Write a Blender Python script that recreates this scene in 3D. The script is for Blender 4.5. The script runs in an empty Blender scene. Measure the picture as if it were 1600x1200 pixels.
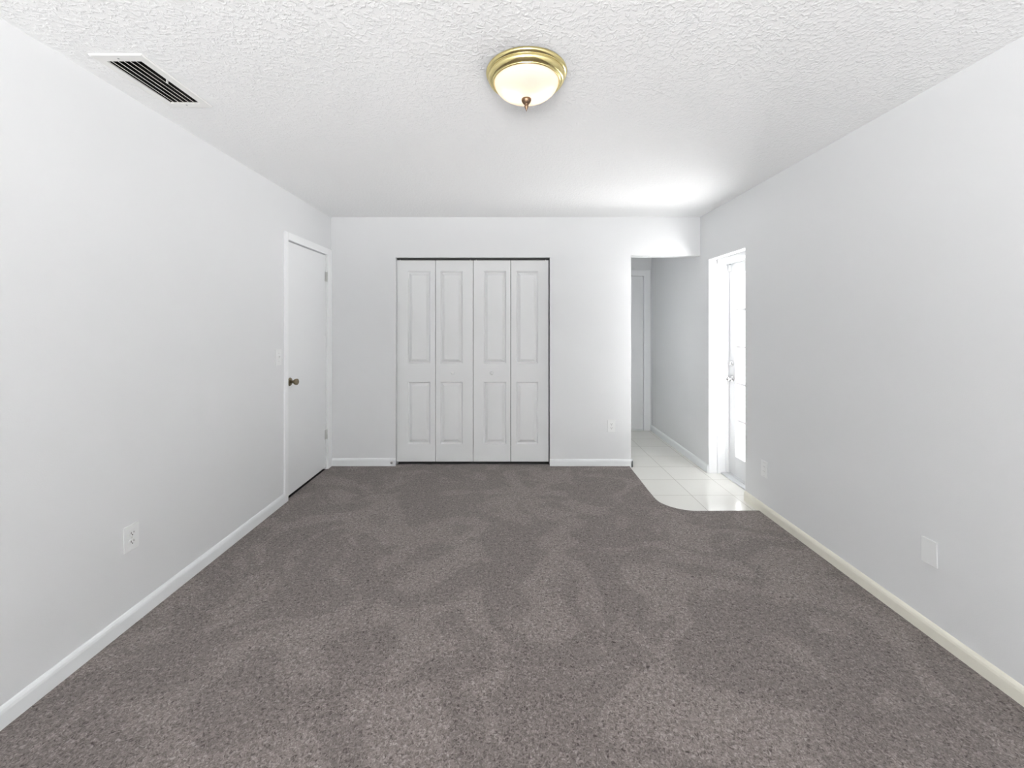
import bpy, bmesh, math
from mathutils import Vector, Matrix

S = bpy.context.scene
C = S.collection
PI = math.pi

# ------------------------------------------------------------------ camera
CAMZ = 1.386
cam_d = bpy.data.cameras.new('camera')
cam = bpy.data.objects.new('camera', cam_d); C.objects.link(cam)
cam.location = (0, 0, CAMZ); cam.rotation_euler = (PI/2, 0, 0)
cam_d.sensor_fit = 'HORIZONTAL'; cam_d.sensor_width = 36.0
cam_d.lens = 36.0*640/1600
cam_d.shift_x = 5/1600; cam_d.shift_y = -93/1600
cam_d.clip_start = 0.02
S.camera = cam

# ------------------------------------------------------------------ light and exposure
w = bpy.data.worlds.new('sky'); S.world = w; w.use_nodes = True
wn = w.node_tree; bg = wn.nodes['Background']
def wnode(t): return wn.nodes.new(t)
wtc = wnode('ShaderNodeTexCoord'); wsep = wnode('ShaderNodeSeparateXYZ'); wn.links.new(wtc.outputs['Generated'], wsep.inputs[0])
def wramp(lo, hi, stops, src):
    m = wnode('ShaderNodeMapRange'); m.inputs['From Min'].default_value = lo; m.inputs['From Max'].default_value = hi
    wn.links.new(src, m.inputs['Value'])
    r = wnode('ShaderNodeValToRGB'); e = r.color_ramp.elements
    while len(e) > 1: e.remove(e[-1])
    e[0].position, e[0].color = stops[0][0], (*stops[0][1], 1)
    for p, c in stops[1:]:
        k = e.new(p); k.color = (*c, 1)
    wn.links.new(m.outputs['Result'], r.inputs['Fac']); return r.outputs['Color']
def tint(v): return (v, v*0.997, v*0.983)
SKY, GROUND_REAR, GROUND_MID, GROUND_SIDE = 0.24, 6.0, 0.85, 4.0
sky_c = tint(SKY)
ground = wramp(-1, 1, [(0.0, tint(GROUND_REAR)), (0.18, tint(GROUND_REAR)), (0.36, tint(GROUND_MID)), (0.38, tint(GROUND_MID)), (0.54, tint(GROUND_SIDE)), (1.0, tint(GROUND_SIDE))], wsep.outputs['Y'])  # unseen ground glow, varied by direction to balance light on the walls
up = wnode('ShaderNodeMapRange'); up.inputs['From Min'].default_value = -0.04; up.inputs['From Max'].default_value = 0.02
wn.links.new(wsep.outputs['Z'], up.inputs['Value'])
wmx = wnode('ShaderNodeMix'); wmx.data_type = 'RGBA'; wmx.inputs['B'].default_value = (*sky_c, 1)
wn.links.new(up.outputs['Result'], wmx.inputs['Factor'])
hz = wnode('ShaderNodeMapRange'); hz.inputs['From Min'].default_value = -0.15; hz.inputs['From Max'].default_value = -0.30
wn.links.new(wsep.outputs['Z'], hz.inputs['Value'])                # added dim band below the horizon, keeps light off the upper back wall
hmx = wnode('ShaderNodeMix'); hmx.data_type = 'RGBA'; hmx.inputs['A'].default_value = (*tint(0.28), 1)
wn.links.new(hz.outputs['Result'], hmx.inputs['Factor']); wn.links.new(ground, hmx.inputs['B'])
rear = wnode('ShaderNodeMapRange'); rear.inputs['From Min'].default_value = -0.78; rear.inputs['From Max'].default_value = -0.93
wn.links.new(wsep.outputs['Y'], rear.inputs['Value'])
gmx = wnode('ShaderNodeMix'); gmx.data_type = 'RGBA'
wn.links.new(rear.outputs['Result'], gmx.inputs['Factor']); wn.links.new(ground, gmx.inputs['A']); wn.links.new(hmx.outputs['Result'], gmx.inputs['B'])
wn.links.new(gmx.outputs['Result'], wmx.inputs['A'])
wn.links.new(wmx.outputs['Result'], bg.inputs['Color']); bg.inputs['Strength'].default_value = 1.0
w.cycles.sampling_method = 'MANUAL'; w.cycles.sample_map_resolution = 512

def portal(name, loc, rot, sx, sz):
    d = bpy.data.lights.new(name, 'AREA'); d.shape = 'RECTANGLE'; d.size = sx; d.size_y = sz
    d.cycles.is_portal = True
    o = bpy.data.objects.new(name, d); C.objects.link(o); o.location = loc; o.rotation_euler = rot

REAR = -3.60            # wall behind the camera
WZ0, WZ1, WX0, WX1 = 0.08, 2.10, -1.66, 1.10    # its window
portal('window_daylight', ((WX0+WX1)/2, REAR-0.10, (WZ0+WZ1)/2), (PI/2, 0, 0), WX1-WX0, WZ1-WZ0)
portal('door_daylight', (2.14, 3.55, 1.0), (0, PI/2, 0), 2.0, 0.62)

S.view_settings.view_transform = 'Standard'; S.view_settings.look = 'None'
S.view_settings.gamma = 1; S.view_settings.use_curve_mapping = False
S.view_settings.exposure = 3.08
S.cycles.max_bounces = 14; S.cycles.diffuse_bounces = 9; S.cycles.transparent_max_bounces = 12
S.cycles.caustics_reflective = False; S.cycles.caustics_refractive = False

# ------------------------------------------------------------------ mesh helpers
def BM(): return bmesh.new()

def bx(bm, x0, x1, y0, y1, z0, z1, bev=0, seg=2):
    t = bmesh.new()
    bmesh.ops.create_cube(t, size=1)
    sx, sy, sz = x1-x0, y1-y0, z1-z0
    for v in t.verts:
        v.co = Vector(((v.co.x+.5)*sx+x0, (v.co.y+.5)*sy+y0, (v.co.z+.5)*sz+z0))
    if bev:
        bmesh.ops.bevel(t, geom=t.edges[:], offset=bev, segments=seg, profile=0.6, affect='EDGES')
    merge(bm, t)
    return bm

def merge(bm, t, mat=None):
    m = {}
    for v in t.verts:
        m[v] = bm.verts.new(mat @ v.co if mat else v.co)
    for f in t.faces:
        try:
            g = bm.faces.new([m[v] for v in f.verts]); g.smooth = f.smooth
        except ValueError:
            pass
    t.free()

def lathe(bm, prof, seg=48, mat=None, smooth=True):
    """prof: (r, h) pairs turned about local Z; mat places the result"""
    t = bmesh.new(); rings = []
    for r, h in prof:
        if r < 1e-6:
            rings.append([t.verts.new((0, 0, h))])
        else:
            rings.append([t.verts.new((r*math.cos(2*PI*k/seg), r*math.sin(2*PI*k/seg), h)) for k in range(seg)])
    for a, b in zip(rings[:-1], rings[1:]):
        for k in range(seg):
            j = (k+1) % seg
            if len(a) == 1 and len(b) == 1: continue
            if len(a) == 1: f = t.faces.new((a[0], b[k], b[j]))
            elif len(b) == 1: f = t.faces.new((a[k], b[0], a[j]))
            else: f = t.faces.new((a[k], b[k], b[j], a[j]))
            f.smooth = smooth
    bmesh.ops.recalc_face_normals(t, faces=t.faces[:])
    merge(bm, t, mat)
    return bm

def prism(bm, pts, origin, u, v, n, length):
    """outline pts (a, b) in the plane u, v through origin, pushed length along n"""
    t = bmesh.new(); u, v, n, o = Vector(u), Vector(v), Vector(n), Vector(origin)
    a = [t.verts.new(o+u*p+v*q) for p, q in pts]
    b = [t.verts.new(o+u*p+v*q+n*length) for p, q in pts]
    k = len(pts)
    for i in range(k):
        j = (i+1) % k
        t.faces.new((a[i], a[j], b[j], b[i]))
    t.faces.new(a); t.faces.new(b)
    bmesh.ops.recalc_face_normals(t, faces=t.faces[:])
    merge(bm, t)
    return bm

def wpos(o):
    p = Vector((0, 0, 0))
    while o is not None:
        p += o.location; o = o.parent
    return p

def obj(name, bm, m, parent=None, origin=None, smooth=False, local=False):
    """one mesh object; world-space mesh is moved to its own or its parent's origin"""
    bmesh.ops.recalc_face_normals(bm, faces=bm.faces[:])
    off = Vector(origin) if origin else Vector((0, 0, 0))
    base = wpos(parent) if parent and not local else Vector((0, 0, 0))
    bmesh.ops.translate(bm, verts=bm.verts[:], vec=-(off if origin else base))
    me = bpy.data.meshes.new(name); bm.to_mesh(me); bm.free()
    if smooth:
        for p in me.polygons: p.use_smooth = True
    me.materials.append(m)
    o = bpy.data.objects.new(name, me); C.objects.link(o)
    if origin: o.location = off-base
    if parent: o.parent = parent
    return o

def tag(o, label, cat, group=None, kind=None):
    o['label'] = label; o['category'] = cat
    if group: o['group'] = group
    if kind: o['kind'] = kind
    return o

def thing(name, label, cat, loc, rz=0, group=None, kind=None):
    o = bpy.data.objects.new(name, None); C.objects.link(o)
    o.location = loc; o.rotation_euler = (0, 0, rz); o.empty_display_size = 0.1
    return tag(o, label, cat, group, kind)

def dup(root, name, loc, rz, label):
    r = root.copy(); r.name = name; C.objects.link(r); r.location = loc; r.rotation_euler = (0, 0, rz); r['label'] = label
    for ch in list(root.children):
        c = ch.copy(); C.objects.link(c); c.parent = r
        for g in list(ch.children):
            d = g.copy(); C.objects.link(d); d.parent = c
    return r

# ------------------------------------------------------------------ materials
def mat(name, col, rough=0.5, metal=0.0, spec=0.5, bump=None, var=None):
    m = bpy.data.materials.new(name); m.use_nodes = True
    nt = m.node_tree; b = nt.nodes['Principled BSDF']
    b.inputs['Base Color'].default_value = (*col, 1); b.inputs['Roughness'].default_value = rough
    b.inputs['Metallic'].default_value = metal; b.inputs['Specular IOR Level'].default_value = spec
    tc = nt.nodes.new('ShaderNodeTexCoord')
    if var:                                                     # faint uneven paint
        sc, amt = var
        n = nt.nodes.new('ShaderNodeTexNoise'); n.inputs['Scale'].default_value = sc; n.inputs['Detail'].default_value = 3
        mx = nt.nodes.new('ShaderNodeMix'); mx.data_type = 'RGBA'
        mx.inputs['A'].default_value = (*[c*(1-amt) for c in col], 1); mx.inputs['B'].default_value = (*[min(1, c*(1+amt)) for c in col], 1)
        nt.links.new(tc.outputs['Object'], n.inputs['Vector']); nt.links.new(n.outputs['Fac'], mx.inputs['Factor'])
        nt.links.new(mx.outputs['Result'], b.inputs['Base Color'])
    if bump:
        sc, dist, st = bump
        n = nt.nodes.new('ShaderNodeTexNoise'); n.inputs['Scale'].default_value = sc; n.inputs['Detail'].default_value = 3
        bp = nt.nodes.new('ShaderNodeBump'); bp.inputs['Distance'].default_value = dist; bp.inputs['Strength'].default_value = st
        nt.links.new(tc.outputs['Object'], n.inputs['Vector']); nt.links.new(n.outputs['Fac'], bp.inputs['Height'])
        nt.links.new(bp.outputs['Normal'], b.inputs['Normal'])
    return m

M_wall = mat('wall_paint', (0.725, 0.733, 0.742), 0.6, spec=0.3, bump=(180, 0.0008, 0.35), var=(3, 0.01))
M_white = mat('white_semigloss', (0.85, 0.86, 0.87), 0.35, spec=0.45, bump=(25, 0.0006, 0.15))
M_door = mat('white_door_paint', (0.80, 0.81, 0.82), 0.4, spec=0.4, bump=(30, 0.0006, 0.2))
M_closet = mat('white_closet_door', (0.745, 0.755, 0.76), 0.4, spec=0.4)
M_base = mat('white_baseboard', (0.80, 0.82, 0.83), 0.4, spec=0.4, bump=(25, 0.001, 0.2))
M_cream = mat('cream_baseboard', (0.80, 0.78, 0.69), 0.4, spec=0.4, bump=(25, 0.001, 0.2))
M_plast = mat('white_plastic', (0.79, 0.80, 0.80), 0.3, spec=0.5)
M_slot = mat('dark_slot', (0.03, 0.03, 0.03), 0.6)
M_dark = mat('void_shade', (0.02, 0.02, 0.02), 0.9, spec=0.1)  # near-black colour puts the shade of gaps and recesses into the surface
M_brass = mat('polished_brass', (0.80, 0.68, 0.33), 0.2, metal=1.0)
M_aged = mat('aged_brass', (0.24, 0.20, 0.135), 0.32, metal=1.0)
M_bronze = mat('bronze_finial', (0.20, 0.13, 0.085), 0.35, metal=0.9)
M_chrome = mat('chrome', (0.75, 0.75, 0.76), 0.12, metal=1.0)
M_steel = mat('painted_hinge', (0.62, 0.62, 0.61), 0.4, metal=0.3)
M_grey = mat('grey_rubber', (0.30, 0.30, 0.30), 0.6)
M_alu = mat('aluminium_sill', (0.72, 0.73, 0.75), 0.4, metal=0.6)
M_grille = mat('grille_enamel', (0.74, 0.74, 0.73), 0.4, spec=0.4)
M_conc = mat('patio_concrete', (0.205, 0.208, 0.213), 0.85, bump=(30, 0.003, 0.3), var=(1.5, 0.08))

def ceiling_mat():
    m = mat('stippled_ceiling', (0.805, 0.81, 0.815), 0.75, spec=0.25)
    nt = m.node_tree; b = nt.nodes['Principled BSDF']; tc = [n for n in nt.nodes if n.type == 'TEX_COORD'][0]
    n1 = nt.nodes.new('ShaderNodeTexNoise'); n1.inputs['Scale'].default_value = 60; n1.inputs['Detail'].default_value = 4
    n1.inputs['Distortion'].default_value = 0.6
    rp = nt.nodes.new('ShaderNodeMapRange'); rp.inputs['From Min'].default_value = 0.42; rp.inputs['From Max'].default_value = 0.68
    rp.interpolation_type = 'SMOOTHSTEP'
    bp = nt.nodes.new('ShaderNodeBump'); bp.inputs['Distance'].default_value = 0.006; bp.inputs['Strength'].default_value = 0.36
    nt.links.new(tc.outputs['Object'], n1.inputs['Vector']); nt.links.new(n1.outputs['Fac'], rp.inputs['Value'])
    nt.links.new(rp.outputs['Result'], bp.inputs['Height']); nt.links.new(bp.outputs['Normal'], b.inputs['Normal'])
    return m
M_ceil = ceiling_mat()

def carpet_mat():
    m = mat('taupe_carpet', (0.16, 0.14, 0.13), 0.95, spec=0.05)
    nt = m.node_tree; b = nt.nodes['Principled BSDF']; tc = [n for n in nt.nodes if n.type == 'TEX_COORD'][0]
    N = nt.nodes.new; L = nt.links.new
    def noise(scale, detail, dist=0, rough=0.5):
        n = N('ShaderNodeTexNoise'); n.inputs['Scale'].default_value = scale; n.inputs['Detail'].default_value = detail
        n.inputs['Distortion'].default_value = dist; n.inputs['Roughness'].default_value = rough
        L(tc.outputs['Object'], n.inputs['Vector']); return n
    tuft = noise(95, 4, 1.2, 0.62)
    r = N('ShaderNodeValToRGB'); e = r.color_ramp.elements
    e[0].position = 0.30; e[0].color = (0.052, 0.042, 0.038, 1)
    e[1].position = 0.72; e[1].color = (0.42, 0.374, 0.354, 1)
    k = r.color_ramp.elements.new(0.42); k.color = (0.158, 0.135, 0.127, 1)
    k = r.color_ramp.elements.new(0.56); k.color = (0.244, 0.213, 0.201, 1)
    L(tuft.outputs['Fac'], r.inputs['Fac'])
    # trodden and vacuumed patches of pile
    big = noise(2.2, 2, 1.6); rb = N('ShaderNodeMapRange'); rb.interpolation_type = 'SMOOTHSTEP'
    rb.inputs['From Min'].default_value = 0.47; rb.inputs['From Max'].default_value = 0.56
    rb.inputs['To Min'].default_value = 0.91; rb.inputs['To Max'].default_value = 1.10
    L(big.outputs['Fac'], rb.inputs['Value'])
    mx = N('ShaderNodeMix'); mx.data_type = 'RGBA'; mx.blend_type = 'MULTIPLY'; mx.inputs['Factor'].default_value = 1
    L(r.outputs['Color'], mx.inputs['A']); L(rb.outputs['Result'], mx.inputs['B'])
    L(mx.outputs['Result'], b.inputs['Base Color'])
    bp = N('ShaderNodeBump'); bp.inputs['Distance'].default_value = 0.008; bp.inputs['Strength'].default_value = 0.6
    L(tuft.outputs['Fac'], bp.inputs['Height']); L(bp.outputs['Normal'], b.inputs['Normal'])
    b.inputs['Sheen Weight'].default_value = 0.15; b.inputs['Sheen Roughness'].default_value = 0.5
    return m
M_carpet = carpet_mat()

def tile_mat():
    m = mat('cream_tile', (0.78, 0.76, 0.70), 0.12, spec=0.5)
    nt = m.node_tree; b = nt.nodes['Principled BSDF']; tc = [n for n in nt.nodes if n.type == 'TEX_COORD'][0]
    N = nt.nodes.new; L = nt.links.new
    mp = N('ShaderNodeMapping'); mp.inputs['Location'].default_value = (-1.493, -3.347, 0)
    br = N('ShaderNodeTexBrick'); br.offset = 0; br.inputs['Scale'].default_value = 1
    br.inputs['Brick Width'].default_value = 0.340; br.inputs['Row Height'].default_value = 0.335
    br.inputs['Mortar Size'].default_value = 0.0022; br.inputs['Mortar Smooth'].default_value = 0.3
    br.inputs['Color1'].default_value = (0.78, 0.772, 0.735, 1); br.inputs['Color2'].default_value = (0.75, 0.742, 0.70, 1)
    br.inputs['Mortar'].default_value = (0.42, 0.40, 0.36, 1)
    L(tc.outputs['Object'], mp.inputs['Vector']); L(mp.outputs['Vector'], br.inputs['Vector'])
    L(br.outputs['Color'], b.inputs['Base Color'])
    return m
M_tile = tile_mat()

def glass_mat():
    m = bpy.data.materials.new('clear_glass'); m.use_nodes = True; nt = m.node_tree
    for n in list(nt.nodes):
        if n.type != 'OUTPUT_MATERIAL': nt.nodes.remove(n)
    out = nt.nodes[0]; t = nt.nodes.new('ShaderNodeBsdfTransparent'); g = nt.nodes.new('ShaderNodeBsdfGlossy')
    g.inputs['Roughness'].default_value = 0.02
    mx = nt.nodes.new('ShaderNodeMixShader'); mx.inputs['Fac'].default_value = 0.05
    nt.links.new(t.outputs[0], mx.inputs[1]); nt.links.new(g.outputs[0], mx.inputs[2])
    nt.links.new(mx.outputs[0], out.inputs['Surface'])
    return m
M_glass = glass_mat()

def bowl_mat():                                                  # frosted white glass over lit bulbs
    m = bpy.data.materials.new('frosted_bowl_glass'); m.use_nodes = True; nt = m.node_tree
    for n in list(nt.nodes):
        if n.type != 'OUTPUT_MATERIAL': nt.nodes.remove(n)
    out = nt.nodes[0]; t = nt.nodes.new('ShaderNodeBsdfTranslucent'); d = nt.nodes.new('ShaderNodeBsdfPrincipled')
    t.inputs['Color'].default_value = (0.95, 0.88, 0.80, 1)
    d.inputs['Base Color'].default_value = (0.78, 0.76, 0.73, 1); d.inputs['Roughness'].default_value = 0.25
    mx = nt.nodes.new('ShaderNodeMixShader'); mx.inputs['Fac'].default_value = 0.5
    nt.links.new(t.outputs[0], mx.inputs[1]); nt.links.new(d.outputs[0], mx.inputs[2]); nt.links.new(mx.outputs[0], out.inputs['Surface'])
    return m
M_bowl = bowl_mat()

# ------------------------------------------------------------------ room shell
XL, XR, YB, ZC = -1.746, 1.878, 4.02, CAMZ+1.053
HE = 5.39                       # end of the little hall
TILE = -0.010
FL = -0.10                      # under side of the walls
def struct(name, bm, m, label, cat='room', **k):
    return tag(obj(name, bm, m, **k), label, cat, kind='structure')

# carpet with its curved cut round the tiled entry
edge = [(1.19, 4.02), (1.178, 3.98), (1.173, 3.684), (1.165, 3.418), (1.166, 3.256), (1.176, 3.196), (1.194, 3.163), (1.222, 3.124),
        (1.266, 3.088), (1.317, 3.061), (1.379, 3.046), (1.483, 3.047), (1.65, 3.051), (XR+0.01, 3.053)]
outline = [(XL-0.05, REAR-0.01), (XR+0.01, REAR-0.01)] + edge[::-1] + [(1.19, YB+0.045), (XL-0.05, YB+0.045)]
bm = BM(); prism(bm, outline, (0, 0, -0.013), (1, 0, 0), (0, 1, 0), (0, 0, 1), 0.013)
struct('floor', bm, M_carpet, 'taupe grey wall to wall carpet covering the bedroom floor', 'carpet')
bm = BM(); bx(bm, 0.55, 2.05, 2.9, HE+0.1, FL, TILE)
struct('floor_tile', bm, M_tile, 'glossy cream square floor tiles in the entry by the glass door', 'tile floor')
bm = BM(); bx(bm, XL-0.2, XR+0.05, REAR-0.15, 5.6, -0.3, FL); bx(bm, XL-0.1, 1.2, REAR-0.05, YB+0.8, FL, -0.013)
struct('floor_slab', bm, M_conc, 'concrete slab under the carpet and tiles', 'floor')

# ceiling with the hole for the air vent
VX0, VX1, VY0, VY1 = -1.602, -1.464, 1.632, 1.941
bm = BM(); X0, X1, Y0, Y1, Z1 = XL-0.15, XR+0.28, REAR-0.15, 5.6, ZC+0.14
bx(bm, X0, VX0, Y0, Y1, ZC, Z1); bx(bm, VX1, X1, Y0, Y1, ZC, Z1)
bx(bm, VX0, VX1, Y0, VY0, ZC, Z1); bx(bm, VX0, VX1, VY1, Y1, ZC, Z1)
struct('ceiling', bm, M_ceil, 'white stippled textured ceiling over the whole room', 'ceiling')

# left wall with the recess for the flush door
DY0, DY1, DZ = 3.212, 3.932, 2.062
bm = BM(); xa, xb, xr = XL-0.16, XL, XL-0.075
bx(bm, xa, xb, REAR-0.14, DY0, FL, ZC); bx(bm, xa, xb, DY1, 5.55, FL, ZC)
bx(bm, xa, xb, DY0, DY1, DZ, ZC); bx(bm, xa, xr, DY0, DY1, FL, DZ)
struct('wall_left', bm, M_wall, 'pale grey painted wall on the left with the flush door', 'wall')

# back wall: closet opening and hall opening
CX0, CX1, CZ = -1.113, 0.405, 2.0445
HX0, HZ = 1.200, 2.061
T = 0.115
bm = BM()
bx(bm, XL, CX0, YB, YB+T, FL, ZC); bx(bm, CX0, CX1, YB, YB+T, CZ, ZC); bx(bm, CX1, HX0, YB, YB+T, FL, ZC)
bx(bm, HX0, XR, YB, YB+T, HZ, ZC)
struct('wall_back', bm, M_wall, 'pale grey far wall around the closet with a hall opening', 'wall')

# closet behind the bifold doors
bm = BM(); yc = YB+T
bx(bm, XL, 0.75, yc+0.6, yc+0.7, FL, ZC); bx(bm, 0.65, 0.75, yc, yc+0.6, FL, ZC)
struct('wall_closet', bm, M_dark, 'dark inside of the closet behind the bifold doors', 'wall')

# right wall with the deep opening for the glass door
RY0, RY1, RZ = 3.250, 3.852, 2.000
bm = BM(); xa, xb = XR, XR+0.25
bx(bm, xa, xb, REAR-0.14, RY0, FL, ZC); bx(bm, xa, xb, RY1, 5.55, FL, ZC); bx(bm, xa, xb, RY0, RY1, RZ, ZC)
struct('wall_right', bm, M_wall, 'pale grey wall on the right with the recessed glass door', 'wall')

# hall end wall and hall left wall
bm = BM(); bx(bm, 0.75, 1.15, HE, HE+0.12, FL, ZC); bx(bm, 1.788, XR, HE, HE+0.12, FL, ZC)
bx(bm, 1.15, 1.788, HE, HE+0.12, 2.035, ZC); bx(bm, 1.15, 1.788, HE+0.07, HE+0.12, FL, 2.035)
struct('wall_hall', bm, M_wall, 'short grey wall at the end of the hall around its door', 'wall')
bm = BM(); bx(bm, 1.05, 1.15, yc, HE, FL, ZC)  # unseen wall, set close and white to bounce light into the hall
struct('wall_hall_side', bm, M_white, 'white hall side wall behind the closet, placed to bounce light', 'wall')

# wall behind the camera, with its window
bm = BM(); ya, yb = REAR-0.12, REAR
bx(bm, XL, WX0, ya, yb, FL, ZC); bx(bm, WX1, XR, ya, yb, FL, ZC)
bx(bm, WX0, WX1, ya, yb, FL, WZ0); bx(bm, WX0, WX1, ya, yb, WZ1, ZC)
struct('wall_front', bm, M_wall, 'pale grey wall behind the viewer with a wide window', 'wall')
t = thing('window_1', 'wide white sliding glass door window behind the viewer', 'window', ((WX0+WX1)/2, REAR-0.06, WZ0), kind='structure')
bm = BM(); f = 0.04; y0, y1 = REAR-0.09, REAR-0.04; xm = (WX0+WX1)/2
bx(bm, WX0, WX0+f, y0, y1, WZ0, WZ1); bx(bm, WX1-f, WX1, y0, y1, WZ0, WZ1)
bx(bm, WX0, WX1, y0, y1, WZ0, WZ0+f); bx(bm, WX0, WX1, y0, y1, WZ1-f, WZ1); bx(bm, xm-0.02, xm+0.02, y0, y1, WZ0, WZ1)
obj('window_frame', bm, M_white, t)
bm = BM(); bx(bm, WX0+f, WX1-f, REAR-0.066, REAR-0.062, WZ0+f, WZ1-f); obj('pane', bm, M_glass, t)

# ------------------------------------------------------------------ baseboards
BH, BT = 0.079, 0.013
prof = [(0, 0), (BT, 0), (BT, BH-0.022), (BT-0.002, BH-0.012), (BT-0.006, BH-0.004), (BT-0.010, BH), (0, BH)]
def baseboard(name, segs, m, label, z=-0.004):
    bm = BM()
    for (x0, y0), (x1, y1), nrm in segs:                         # nrm: towards the room
        d = Vector((x1-x0, y1-y0, 0)); L = d.length; d.normalize()
        prism(bm, prof, (x0, y0, z), nrm, (0, 0, 1), d, L)
    return struct(name, bm, m, label, 'baseboard')
baseboard('baseboard_left', [((XL, REAR), (XL, 3.176), (1, 0, 0))], M_base, 'white baseboard along the left wall up to the flush door')
baseboard('baseboard_back', [((XL, YB), (CX0+0.004, YB), (0, -1, 0))], M_base, 'short white baseboard between the room corner and the closet')
baseboard('baseboard_back_hall', [((CX1-0.004, YB), (HX0+BT, YB), (0, -1, 0)), ((HX0, YB-BT), (HX0, YB+T), (1, 0, 0))], M_base,
          'white baseboard between the closet and the hall opening', z=-0.012)
baseboard('baseboard_right', [((XR, REAR), (XR, RY0), (-1, 0, 0))], M_cream, 'cream baseboard along the right wall up to the glass door', z=-0.012)
baseboard('baseboard_hall', [((XR, RY1), (XR, HE), (-1, 0, 0))], M_base, 'white baseboard on the tiled hall wall beyond the glass door', z=-0.012)

# ------------------------------------------------------------------ flush door on the left wall
def along(axis, sgn, loc):
    """matrix that turns local +Z to +-axis at loc"""
    v = Vector({'x': (sgn, 0, 0), 'y': (0, sgn, 0), 'z': (0, 0, sgn)}[axis])
    return Matrix.Translation(loc) @ v.to_track_quat('Z', 'Y').to_matrix().to_4x4()

t = thing('door_1', 'plain white flush door in the left wall with an aged brass knob', 'door', (XL, 3.57, 0), kind='structure')
bm = BM(); bx(bm, XL-0.045, XL-0.007, 3.224, 3.921, 0.022, 2.047, 0.002); leaf = obj('leaf', bm, M_door, t)
bm = BM(); px = XL+0.014
bx(bm, XL, px, 3.174, 3.221, -0.004, 2.113, 0.003); bx(bm, XL, px, 3.931, YB-0.001, -0.004, 2.113, 0.003)
bx(bm, XL, px, 3.221, 3.931, 2.053, 2.113, 0.003)
for a in (3.212, 3.924):                                         # side jambs of the recess
    bx(bm, XL-0.07, XL, a, a+0.009, 0, DZ)
bx(bm, XL-0.07, XL, DY0, DY1, 2.053, DZ)
obj('casing', bm, M_white, t)
bm = BM(); bx(bm, XL-0.075, XL-0.010, DY0, DY1, -0.02, 0.001); obj('gap_shade', bm, M_dark, t)  # dark strip added as the shade in the gap under the leaf
kx = XL-0.007; ky, kz = 3.279, 0.927
kn = BM(); lathe(kn, [(0, 0.012), (0.012, 0.012), (0.0105, 0.020), (0.011, 0.026), (0.016, 0.033), (0.0225, 0.041), (0.0255, 0.052),
                      (0.025, 0.060), (0.020, 0.064), (0.009, 0.0645), (0.008, 0.062), (0, 0.062)], 40, along('x', 1, (kx, ky, kz)))
knob = obj('door_knob', kn, M_aged, t)
ro = BM(); lathe(ro, [(0, 0), (0.033, 0), (0.033, 0.003), (0.030, 0.007), (0.022, 0.010), (0.013, 0.012), (0, 0.012)], 40, along('x', 1, (kx, ky, kz)))
obj('rosette', ro, M_aged, knob, local=False)
bm = BM(); bx(bm, kx, kx+0.0012, 3.2255, 3.2385, kz-0.028, kz+0.028); obj('latch_plate', bm, mat('tarnished_cream', (0.62, 0.59, 0.52), 0.4), t)
for z in (1.842, 0.335):
    bm = BM(); lathe(bm, [(0, -0.046), (0.006, -0.046), (0.006, 0.046), (0, 0.046)], 16, Matrix.Translation((XL+0.002, 3.926, z)))
    for q in (-0.016, 0.016): lathe(bm, [(0.0066, q-0.0012), (0.0066, q+0.0012)], 16, Matrix.Translation((XL+0.002, 3.926, z)))
    bx(bm, XL-0.0065, XL-0.004, 3.899, 3.923, z-0.045, z+0.045)
    obj('hinge', bm, M_steel, t)

# ------------------------------------------------------------------ closet bifold doors
FY = YB+0.040                                                     # front face of the leaves
LZ0, LZ1 = 0.026, 2.023
def panel_leaf(x0, x1, px0, px1):
    """moulded leaf: flat stiles and rails with two raised panels sunk in the front"""
    bm = BM(); th = 0.033
    rows = [(0.1994, 0.8175), (0.9964, 1.916)]
    def face(pts): bm.faces.new([bm.verts.new(p) for p in pts])
    def quad(a0, a1, b0, b1, y=FY): face([(a0, y, b0), (a1, y, b0), (a1, y, b1), (a0, y, b1)])
    b = 0.0025
    xa, xb, za, zb = x0+b, x1-b, LZ0+b, LZ1-b
    quad(xa, px0, za, zb); quad(px1, xb, za, zb)
    zs = [za]+[z for r in rows for z in r]+[zb]
    for i in (0, 2, 4): quad(px0, px1, zs[i], zs[i+1])
    steps = [(0, 0), (0.002, 0.001), (0.012, 0.0165), (0.015, 0.0175), (0.018, 0.0170), (0.042, 0.0015), (0.046, 0.0008)]
    for z0, z1 in rows:
        for (i0, d0), (i1, d1) in zip(steps[:-1], steps[1:]):
            A = [(px0+i0, z0+i0), (px1-i0, z0+i0), (px1-i0, z1-i0), (px0+i0, z1-i0)]
            B = [(px0+i1, z0+i1), (px1-i1, z0+i1), (px1-i1, z1-i1), (px0+i1, z1-i1)]
            for k in range(4):
                j = (k+1) % 4
                face([(A[k][0], FY+d0, A[k][1]), (A[j][0], FY+d0, A[j][1]), (B[j][0], FY+d1, B[j][1]), (B[k][0], FY+d1, B[k][1])])
        i, d = steps[-1]; quad(px0+i, px1-i, z0+i, z1-i, FY+d)
    # eased edges, sides and back
    F = [(xa, za), (xb, za), (xb, zb), (xa, zb)]; G = [(x0, LZ0), (x1, LZ0), (x1, LZ1), (x0, LZ1)]
    for k in range(4):
        j = (k+1) % 4
        face([(*F[k][:1], FY, F[k][1]), (F[j][0], FY, F[j][1]), (G[j][0], FY+b, G[j][1]), (G[k][0], FY+b, G[k][1])])
        face([(G[k][0], FY+b, G[k][1]), (G[j][0], FY+b, G[j][1]), (G[j][0], FY+th, G[j][1]), (G[k][0], FY+th, G[k][1])])
    quad(x0, x1, LZ0, LZ1, FY+th)
    bmesh.ops.remove_doubles(bm, verts=bm.verts[:], dist=1e-5)
    return bm
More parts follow.
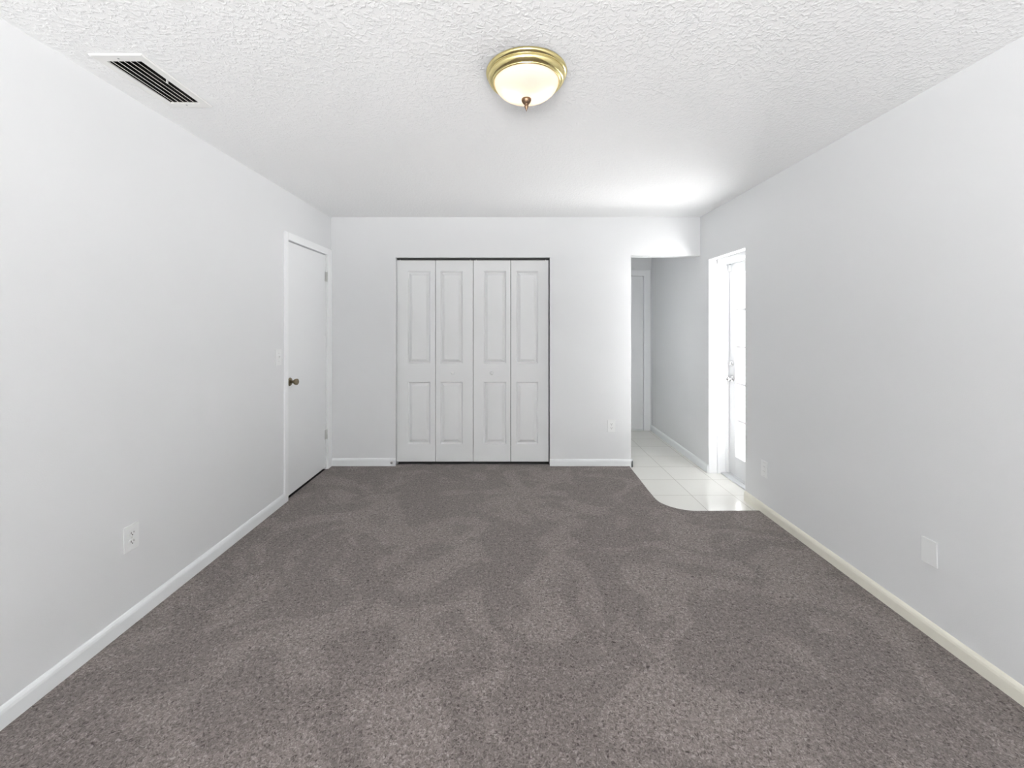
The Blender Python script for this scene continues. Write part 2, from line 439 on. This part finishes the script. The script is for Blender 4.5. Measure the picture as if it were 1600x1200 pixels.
cuts = [-1.1115, -0.7265, -0.3535, 0.0190, 0.3965]
pan = [(-1.004, -0.777), (-0.680, -0.456), (-0.251, -0.025), (0.0725, 0.292)]
def bifold(i, label, kx):
    t = thing('bifold_door', label, 'closet door', ((cuts[i]+cuts[i+2])/2, FY, LZ0), group='closet bifold doors')
    g = 0.0022
    for k in (i, i+1):
        lf = obj('door_leaf', panel_leaf(cuts[k]+g, cuts[k+1]-g, *pan[k]), M_closet, t)
        if cuts[k] < kx < cuts[k+1]:
            bm = BM(); lathe(bm, [(0, 0), (0.010, 0), (0.008, 0.004), (0.0075, 0.009), (0.011, 0.013), (0.0155, 0.018), (0.0165, 0.023), (0.0145, 0.028),
                                  (0.008, 0.031), (0, 0.0315)], 32, along('y', -1, (kx, FY, 0.9075)))
            obj('knob', bm, M_plast, lf)
        xp = cuts[k]+0.03 if k in (0, 2) else cuts[k+1]-0.03
        bm = BM(); lathe(bm, [(0, 0), (0.004, 0), (0.004, 0.012), (0, 0.012)], 12, Matrix.Translation((xp, FY+0.017, LZ1)))
        obj('pivot_pin', bm, M_plast, lf)
    return t
bifold(0, 'white raised panel bifold closet door, the pair of leaves nearer the flush door', -0.5555)
bifold(2, 'white raised panel bifold closet door, the pair of leaves nearer the hall opening', -0.1705)
bm = BM(); ty = FY+0.017
bx(bm, CX0+0.004, CX1-0.004, ty-0.014, ty+0.014, CZ-0.004, CZ); bx(bm, CX0+0.004, CX1-0.004, ty-0.014, ty-0.011, CZ-0.016, CZ); bx(bm, CX0+0.004, CX1-0.004, ty+0.011, ty+0.014, CZ-0.016, CZ)
tag(obj('door_track', bm, M_slot, origin=((CX0+CX1)/2, ty, CZ)), 'thin dark sliding track along the top of the closet opening', 'track')

# ------------------------------------------------------------------ glass door on the right
GX = 2.060                                                         # room face of the leaf
t = thing('door_2', 'white glazed exterior door with five rows of panes, set deep in the right wall', 'door', (GX, 3.55, TILE), kind='structure')
bm = BM()                                                          # painted lining of the opening
bx(bm, XR+0.001, 1.956, RY1-0.006, RY1, TILE, RZ); bx(bm, XR+0.001, 1.956, RY0, RY0+0.006, TILE, RZ); bx(bm, XR+0.001, 1.956, RY0, RY1, RZ-0.006, RZ)
obj('lining', bm, M_white, t)
bm = BM(); fi = 0.016
bx(bm, 1.956, 2.13, RY1-fi, RY1, TILE, RZ, 0.002); bx(bm, 1.956, 2.13, RY0, RY0+fi, TILE, RZ, 0.002); bx(bm, 1.956, 2.13, RY0, RY1, 1.956, RZ, 0.002)
bx(bm, 2.030, GX-0.002, RY1-fi-0.010, RY1-fi, TILE, 1.956, 0.002); bx(bm, 2.030, GX-0.002, RY0+fi, RY0+fi+0.010, TILE, 1.956, 0.002)
bx(bm, 2.030, GX-0.002, RY0+fi, RY1-fi, 1.946, 1.956, 0.002)
obj('door_frame', bm, M_white, t)
LY0, LY1, Lz0, Lz1 = RY0+fi+0.003, RY1-fi-0.003, 0.012, 1.952
gy0, gy1, gz0, gz1 = LY0+0.107, 3.724, 0.185, 1.849
bm = BM(); x0, x1 = GX, GX+0.044
bx(bm, x0, x1, gy1, LY1, Lz0, Lz1, 0.002); bx(bm, x0, x1, LY0, gy0, Lz0, Lz1, 0.002)
bx(bm, x0, x1, gy0, gy1, Lz0, gz0, 0.002); bx(bm, x0, x1, gy0, gy1, gz1, Lz1, 0.002)
leaf = obj('leaf', bm, M_door, t)
bm = BM()
for k in range(1, 5):
    z = gz0+(gz1-gz0)*k/5
    bx(bm, x0+0.008, x1-0.008, gy0, gy1, z-0.012, z+0.012, 0.004)
bx(bm, x0+0.008, x1-0.008, (gy0+gy1)/2-0.009, (gy0+gy1)/2+0.009, gz0, gz1, 0.004)
obj('glazing_bars', bm, M_door, leaf)
bm = BM(); bx(bm, x0+0.019, x0+0.025, gy0, gy1, gz0, gz1); obj('glass', bm, M_glass, leaf)
kp = (GX, 3.775, 0.885)
bm = BM(); lathe(bm, [(0, 0), (0.031, 0), (0.030, 0.004), (0.022, 0.009), (0.012, 0.012), (0.0105, 0.022), (0.017, 0.028), (0.025, 0.036), (0.027, 0.046),
                      (0.024, 0.056), (0.014, 0.062), (0, 0.063)], 40, along('x', -1, kp))
obj('door_knob', bm, M_chrome, leaf)
bm = BM(); lathe(bm, [(0, 0), (0.026, 0), (0.026, 0.006), (0.022, 0.011), (0, 0.012)], 36, along('x', -1, (GX, 3.775, 1.029)))
bx(bm, GX-0.026, GX-0.011, 3.769, 3.781, 1.013, 1.045, 0.003)
obj('deadbolt', bm, M_chrome, leaf)
bm = BM(); bx(bm, 1.985, 2.12, RY0+fi, RY1-fi, TILE, 0.004, 0.003); bx(bm, 2.035, 2.055, RY0+fi, RY1-fi, 0.003, 0.009, 0.002)
obj('threshold', bm, M_alu, t)
t = thing('door_sensor', 'small white contact sensor at the top corner of the glass door', 'sensor', (GX, 3.80, 1.88))
bm = BM(); bx(bm, GX-0.018, GX-0.0005, 3.789, 3.815, 1.877, 1.938, 0.004); obj('housing', bm, M_plast, t)
bm = BM(); bx(bm, GX-0.014, GX-0.003, 3.795, 3.811, 1.9375, 1.946, 0.002); obj('cap', bm, M_grey, t)

# ------------------------------------------------------------------ door at the end of the hall
t = thing('door_3', 'plain white door at the end of the tiled hall', 'door', (1.50, HE, TILE), kind='structure')
bm = BM(); bx(bm, 1.225, 1.772, HE+0.012, HE+0.047, 0.004, 2.022, 0.002); obj('leaf', bm, M_door, t)
bm = BM(); y0 = HE-0.014
bx(bm, 1.790, 1.858, y0, HE, TILE, 2.100, 0.003); bx(bm, 1.153, 1.218, y0, HE, TILE, 2.100, 0.003); bx(bm, 1.218, 1.790, y0, HE, 2.032, 2.100, 0.003)
bx(bm, 1.775, 1.7905, y0+0.002, HE+0.07, TILE, 2.035); bx(bm, 1.2175, 1.223, y0+0.002, HE+0.07, TILE, 2.035); bx(bm, 1.223, 1.775, y0+0.002, HE+0.07, 2.024, 2.035)
bx(bm, 1.223, 1.775, HE, HE+0.06, TILE, 0.0)
obj('casing', bm, M_white, t)

# ------------------------------------------------------------------ electrical plates (built facing -Y, wall at local y = 0)
def plate(t, w=0.0745, h=0.119, d=0.0055):
    bm = BM(); bx(bm, -w/2, w/2, -d, 0, -h/2, h/2, 0.0022, 3)
    return obj('cover_plate', bm, M_plast, t, local=True)
def screw(p, z, d=0.0055):
    bm = BM(); lathe(bm, [(0, 0), (0.0030, 0), (0.0024, 0.0010), (0, 0.0012)], 16, along('y', -1, (0, -d, z)))
    obj('screw', bm, M_steel, p, local=True)
def outlet(loc, rz, label):
    t = thing('wall_outlet', label, 'outlet', loc, rz, 'wall outlets'); p = plate(t); screw(p, 0)
    for s in (-1, 1):
        zc = s*0.0195
        bm = BM(); pts = []
        for k in range(32):
            a = 2*PI*k/32; pts.append((0.0172*math.cos(a), max(-0.0128, min(0.0128, 0.0172*math.sin(a)))))
        prism(bm, pts, (0, -0.0078, zc), (1, 0, 0), (0, 0, 1), (0, 1, 0), 0.004)
        r = obj('receptacle', bm, M_plast, t, local=True)
        bm = BM()
        bx(bm, -0.0078, -0.0054, -0.0084, -0.0074, zc-0.002, zc+0.0075); bx(bm, 0.0054, 0.0078, -0.0084, -0.0074, zc-0.0005, zc+0.0070)
        lathe(bm, [(0, 0), (0.0028, 0), (0.0028, 0.0006), (0, 0.0006)], 14, along('y', -1, (0, -0.0078, zc-0.0072)))
        obj('slots', bm, M_slot, r, local=True)
    return t
o1 = outlet((XL, 1.892, 0.403), PI/2, 'white duplex outlet low on the left wall')
dup(o1, 'wall_outlet', (1.0065, YB, 0.391), 0, 'white outlet on the far wall between the closet and the hall')
def rocker_outlet(loc, rz, label):
    t = thing('wall_outlet', label, 'outlet', loc, rz, 'wall outlets'); p = plate(t); screw(p, 0.048); screw(p, -0.048)
    bm = BM(); bx(bm, -0.0165, 0.0165, -0.0075, -0.003, -0.033, 0.033, 0.0015); r = obj('receptacle', bm, M_plast, t, local=True)
    for s in (-1, 1):
        bm = BM(); zc = s*0.017
        bx(bm, -0.0078, -0.0058, -0.0079, -0.0072, zc-0.002, zc+0.006); bx(bm, 0.0058, 0.0078, -0.0079, -0.0072, zc-0.001, zc+0.006)
        obj('slots', bm, M_grey, r, local=True)
    return t
rocker_outlet((XR, 3.005, 0.325), -PI/2, 'white outlet on the right wall beside the glass door')
t = thing('blank_plate', 'blank white cover plate low on the right wall', 'cover plate', (XR, 1.825, 0.373), -PI/2)
bm = BM(); bx(bm, -0.0345, 0.0345, -0.007, 0, -0.056, 0.056, 0.003, 3); obj('cover_plate', bm, M_plast, t, local=True)
for s in (-1, 1):
    bm = BM(); lathe(bm, [(0, 0), (0.0028, 0), (0.0022, 0.0008), (0, 0.001)], 16, along('y', -1, (0, -0.007, s*0.042))); obj('screw', bm, M_plast, t, local=True)
t = thing('light_switch', 'white light switch on the left wall beside the flush door', 'switch', (XL, 3.101, 1.137), PI/2)
p = plate(t); screw(p, 0.03); screw(p, -0.03)
bm = BM(); bx(bm, -0.005, 0.005, -0.0062, -0.004, -0.012, 0.012, 0.001); obj('switch_collar', bm, M_plast, t, local=True)
bm = BM(); prism(bm, [(-0.004, -0.004), (-0.019, 0.004), (-0.017, 0.011), (-0.004, 0.008)], (-0.0035, 0, 0), (0, 1, 0), (0, 0, 1), (1, 0, 0), 0.007)
obj('toggle', bm, M_plast, t, local=True)

# door stop on the end of the short baseboard
t = thing('door_stop', 'small round grey stop on the baseboard end beside the closet', 'door stop', (-1.145, YB-BT, 0.036))
bm = BM(); lathe(bm, [(0, 0), (0.016, 0), (0.016, 0.003), (0.011, 0.006), (0, 0.006)], 28, along('y', -1, (-1.145, YB-BT, 0.036))); obj('base', bm, M_steel, t)
bm = BM(); lathe(bm, [(0, 0.006), (0.0085, 0.006), (0.0095, 0.014), (0.007, 0.018), (0, 0.019)], 24, along('y', -1, (-1.145, YB-BT, 0.036))); obj('rubber_tip', bm, M_grey, t)

# ------------------------------------------------------------------ ceiling air vent
t = thing('air_vent', 'white rectangular ceiling air vent with dark slots beside the left wall', 'vent', ((VX0+VX1)/2, (VY0+VY1)/2, ZC))
ox0, ox1, oy0, oy1 = -1.636, -1.427, 1.592, 1.976; zf = ZC-0.006
bm = BM()
def frame_ring(bm, o, i, z0, z1):
    A = [(o[0], o[2]), (o[1], o[2]), (o[1], o[3]), (o[0], o[3])]; B = [(i[0], i[2]), (i[1], i[2]), (i[1], i[3]), (i[0], i[3])]
    for k in range(4):
        j = (k+1) % 4
        bm.faces.new([bm.verts.new((*A[k], z0)), bm.verts.new((*A[j], z0)), bm.verts.new((*B[j], z1)), bm.verts.new((*B[k], z1))])
r0 = (ox0, ox1, oy0, oy1); r1 = (ox0+0.005, ox1-0.005, oy0+0.001, oy1-0.001); r2 = (VX0, VX1, VY0, VY1)
frame_ring(bm, r0, r0, ZC, ZC-0.002); frame_ring(bm, r0, r1, ZC-0.002, zf); frame_ring(bm, r1, r2, zf, zf+0.001); frame_ring(bm, r2, r2, zf+0.001, ZC+0.02)
bmesh.ops.remove_doubles(bm, verts=bm.verts[:], dist=1e-5)
fr = obj('frame', bm, M_grille, t)
for yy in (oy0+0.022, oy1-0.020):
    bm = BM(); lathe(bm, [(0, 0), (0.004, 0), (0.003, 0.0012), (0, 0.0014)], 16, along('z', -1, ((VX0+VX1)/2-0.005, yy, zf+0.0008))); obj('screw', bm, M_grey, fr)
nb = 5
for k in range(nb):
    xc = VX0+(VX1-VX0)*(k+0.9)/(nb+0.8)
    bm = BM(); prism(bm, [(-0.0016, 0), (0.0016, 0), (-0.0125, 0.0105), (-0.0140, 0.0105)], (xc, VY0, zf+0.001), (1, 0, 0), (0, 0, 1), (0, 1, 0), VY1-VY0)
    obj('blade', bm, M_grille, t)
bm = BM(); bx(bm, VX0, VX1, VY0, VY1, ZC+0.055, ZC+0.06)
for q in ((VX0, VX0+0.001, VY0, VY1), (VX1-0.001, VX1, VY0, VY1), (VX0, VX1, VY0, VY0+0.001), (VX0, VX1, VY1-0.001, VY1)):
    bx(bm, *q, ZC+0.002, ZC+0.055)
obj('duct', bm, M_dark, t)
bm = BM(); bx(bm, VX1-0.010, VX1-0.007, 1.762, 1.770, zf-0.006, zf+0.012); obj('lever', bm, M_grille, t)

# ------------------------------------------------------------------ ceiling light
lx, ly = 0.0735, 1.712
t = thing('ceiling_light', 'flush ceiling light with a polished brass ring and lit frosted bowl', 'light', (lx, ly, ZC))
dn = along('z', -1, (lx, ly, ZC))
bm = BM(); lathe(bm, [(0, 0), (0.159, 0), (0.1670, 0.002), (0.1690, 0.007), (0.1672, 0.013), (0.1620, 0.0175), (0.1580, 0.0185), (0.1582, 0.0205),
                      (0.1600, 0.0245), (0.1590, 0.031), (0.1545, 0.038), (0.1490, 0.0425), (0.1445, 0.044), (0.1420, 0.0435), (0.1415, 0.046),
                      (0.1400, 0.0485), (0.1370, 0.0490), (0.1345, 0.0475), (0.1340, 0.038), (0.120, 0.020), (0, 0.018)], 96, dn)
obj('brass_ring', bm, M_brass, t)
bowl = []
n = 22
for k in range(n+1):
    a = (PI/2)*k/n
    bowl.append((0.1335*math.cos(a)**0.95 if k < n else 0.0, 0.041+0.071*math.sin(a)))
bm = BM(); lathe(bm, bowl, 96, dn); obj('glass_bowl', bm, M_bowl, t)
bm = BM(); lathe(bm, [(0, 0.1095), (0.0190, 0.1095), (0.0210, 0.1135), (0.0200, 0.119), (0.0160, 0.1265), (0.0105, 0.133), (0.0075, 0.1360), (0.0090, 0.1395),
                      (0.0085, 0.144), (0.0050, 0.151), (0.0022, 0.157), (0.0008, 0.163), (0, 0.163)], 36, dn); obj('finial', bm, M_bronze, t)
for k, (dx, dy) in enumerate(((-0.05, 0.0), (0.05, 0.01))):
    bd = bpy.data.lights.new('bulb', 'POINT'); bd.energy = 0.05; bd.color = (1.0, 0.80, 0.60); bd.shadow_soft_size = 0.028
    bo = bpy.data.objects.new('bulb_light', bd); C.objects.link(bo); bo.location = (dx, dy, -0.072); bo.parent = t
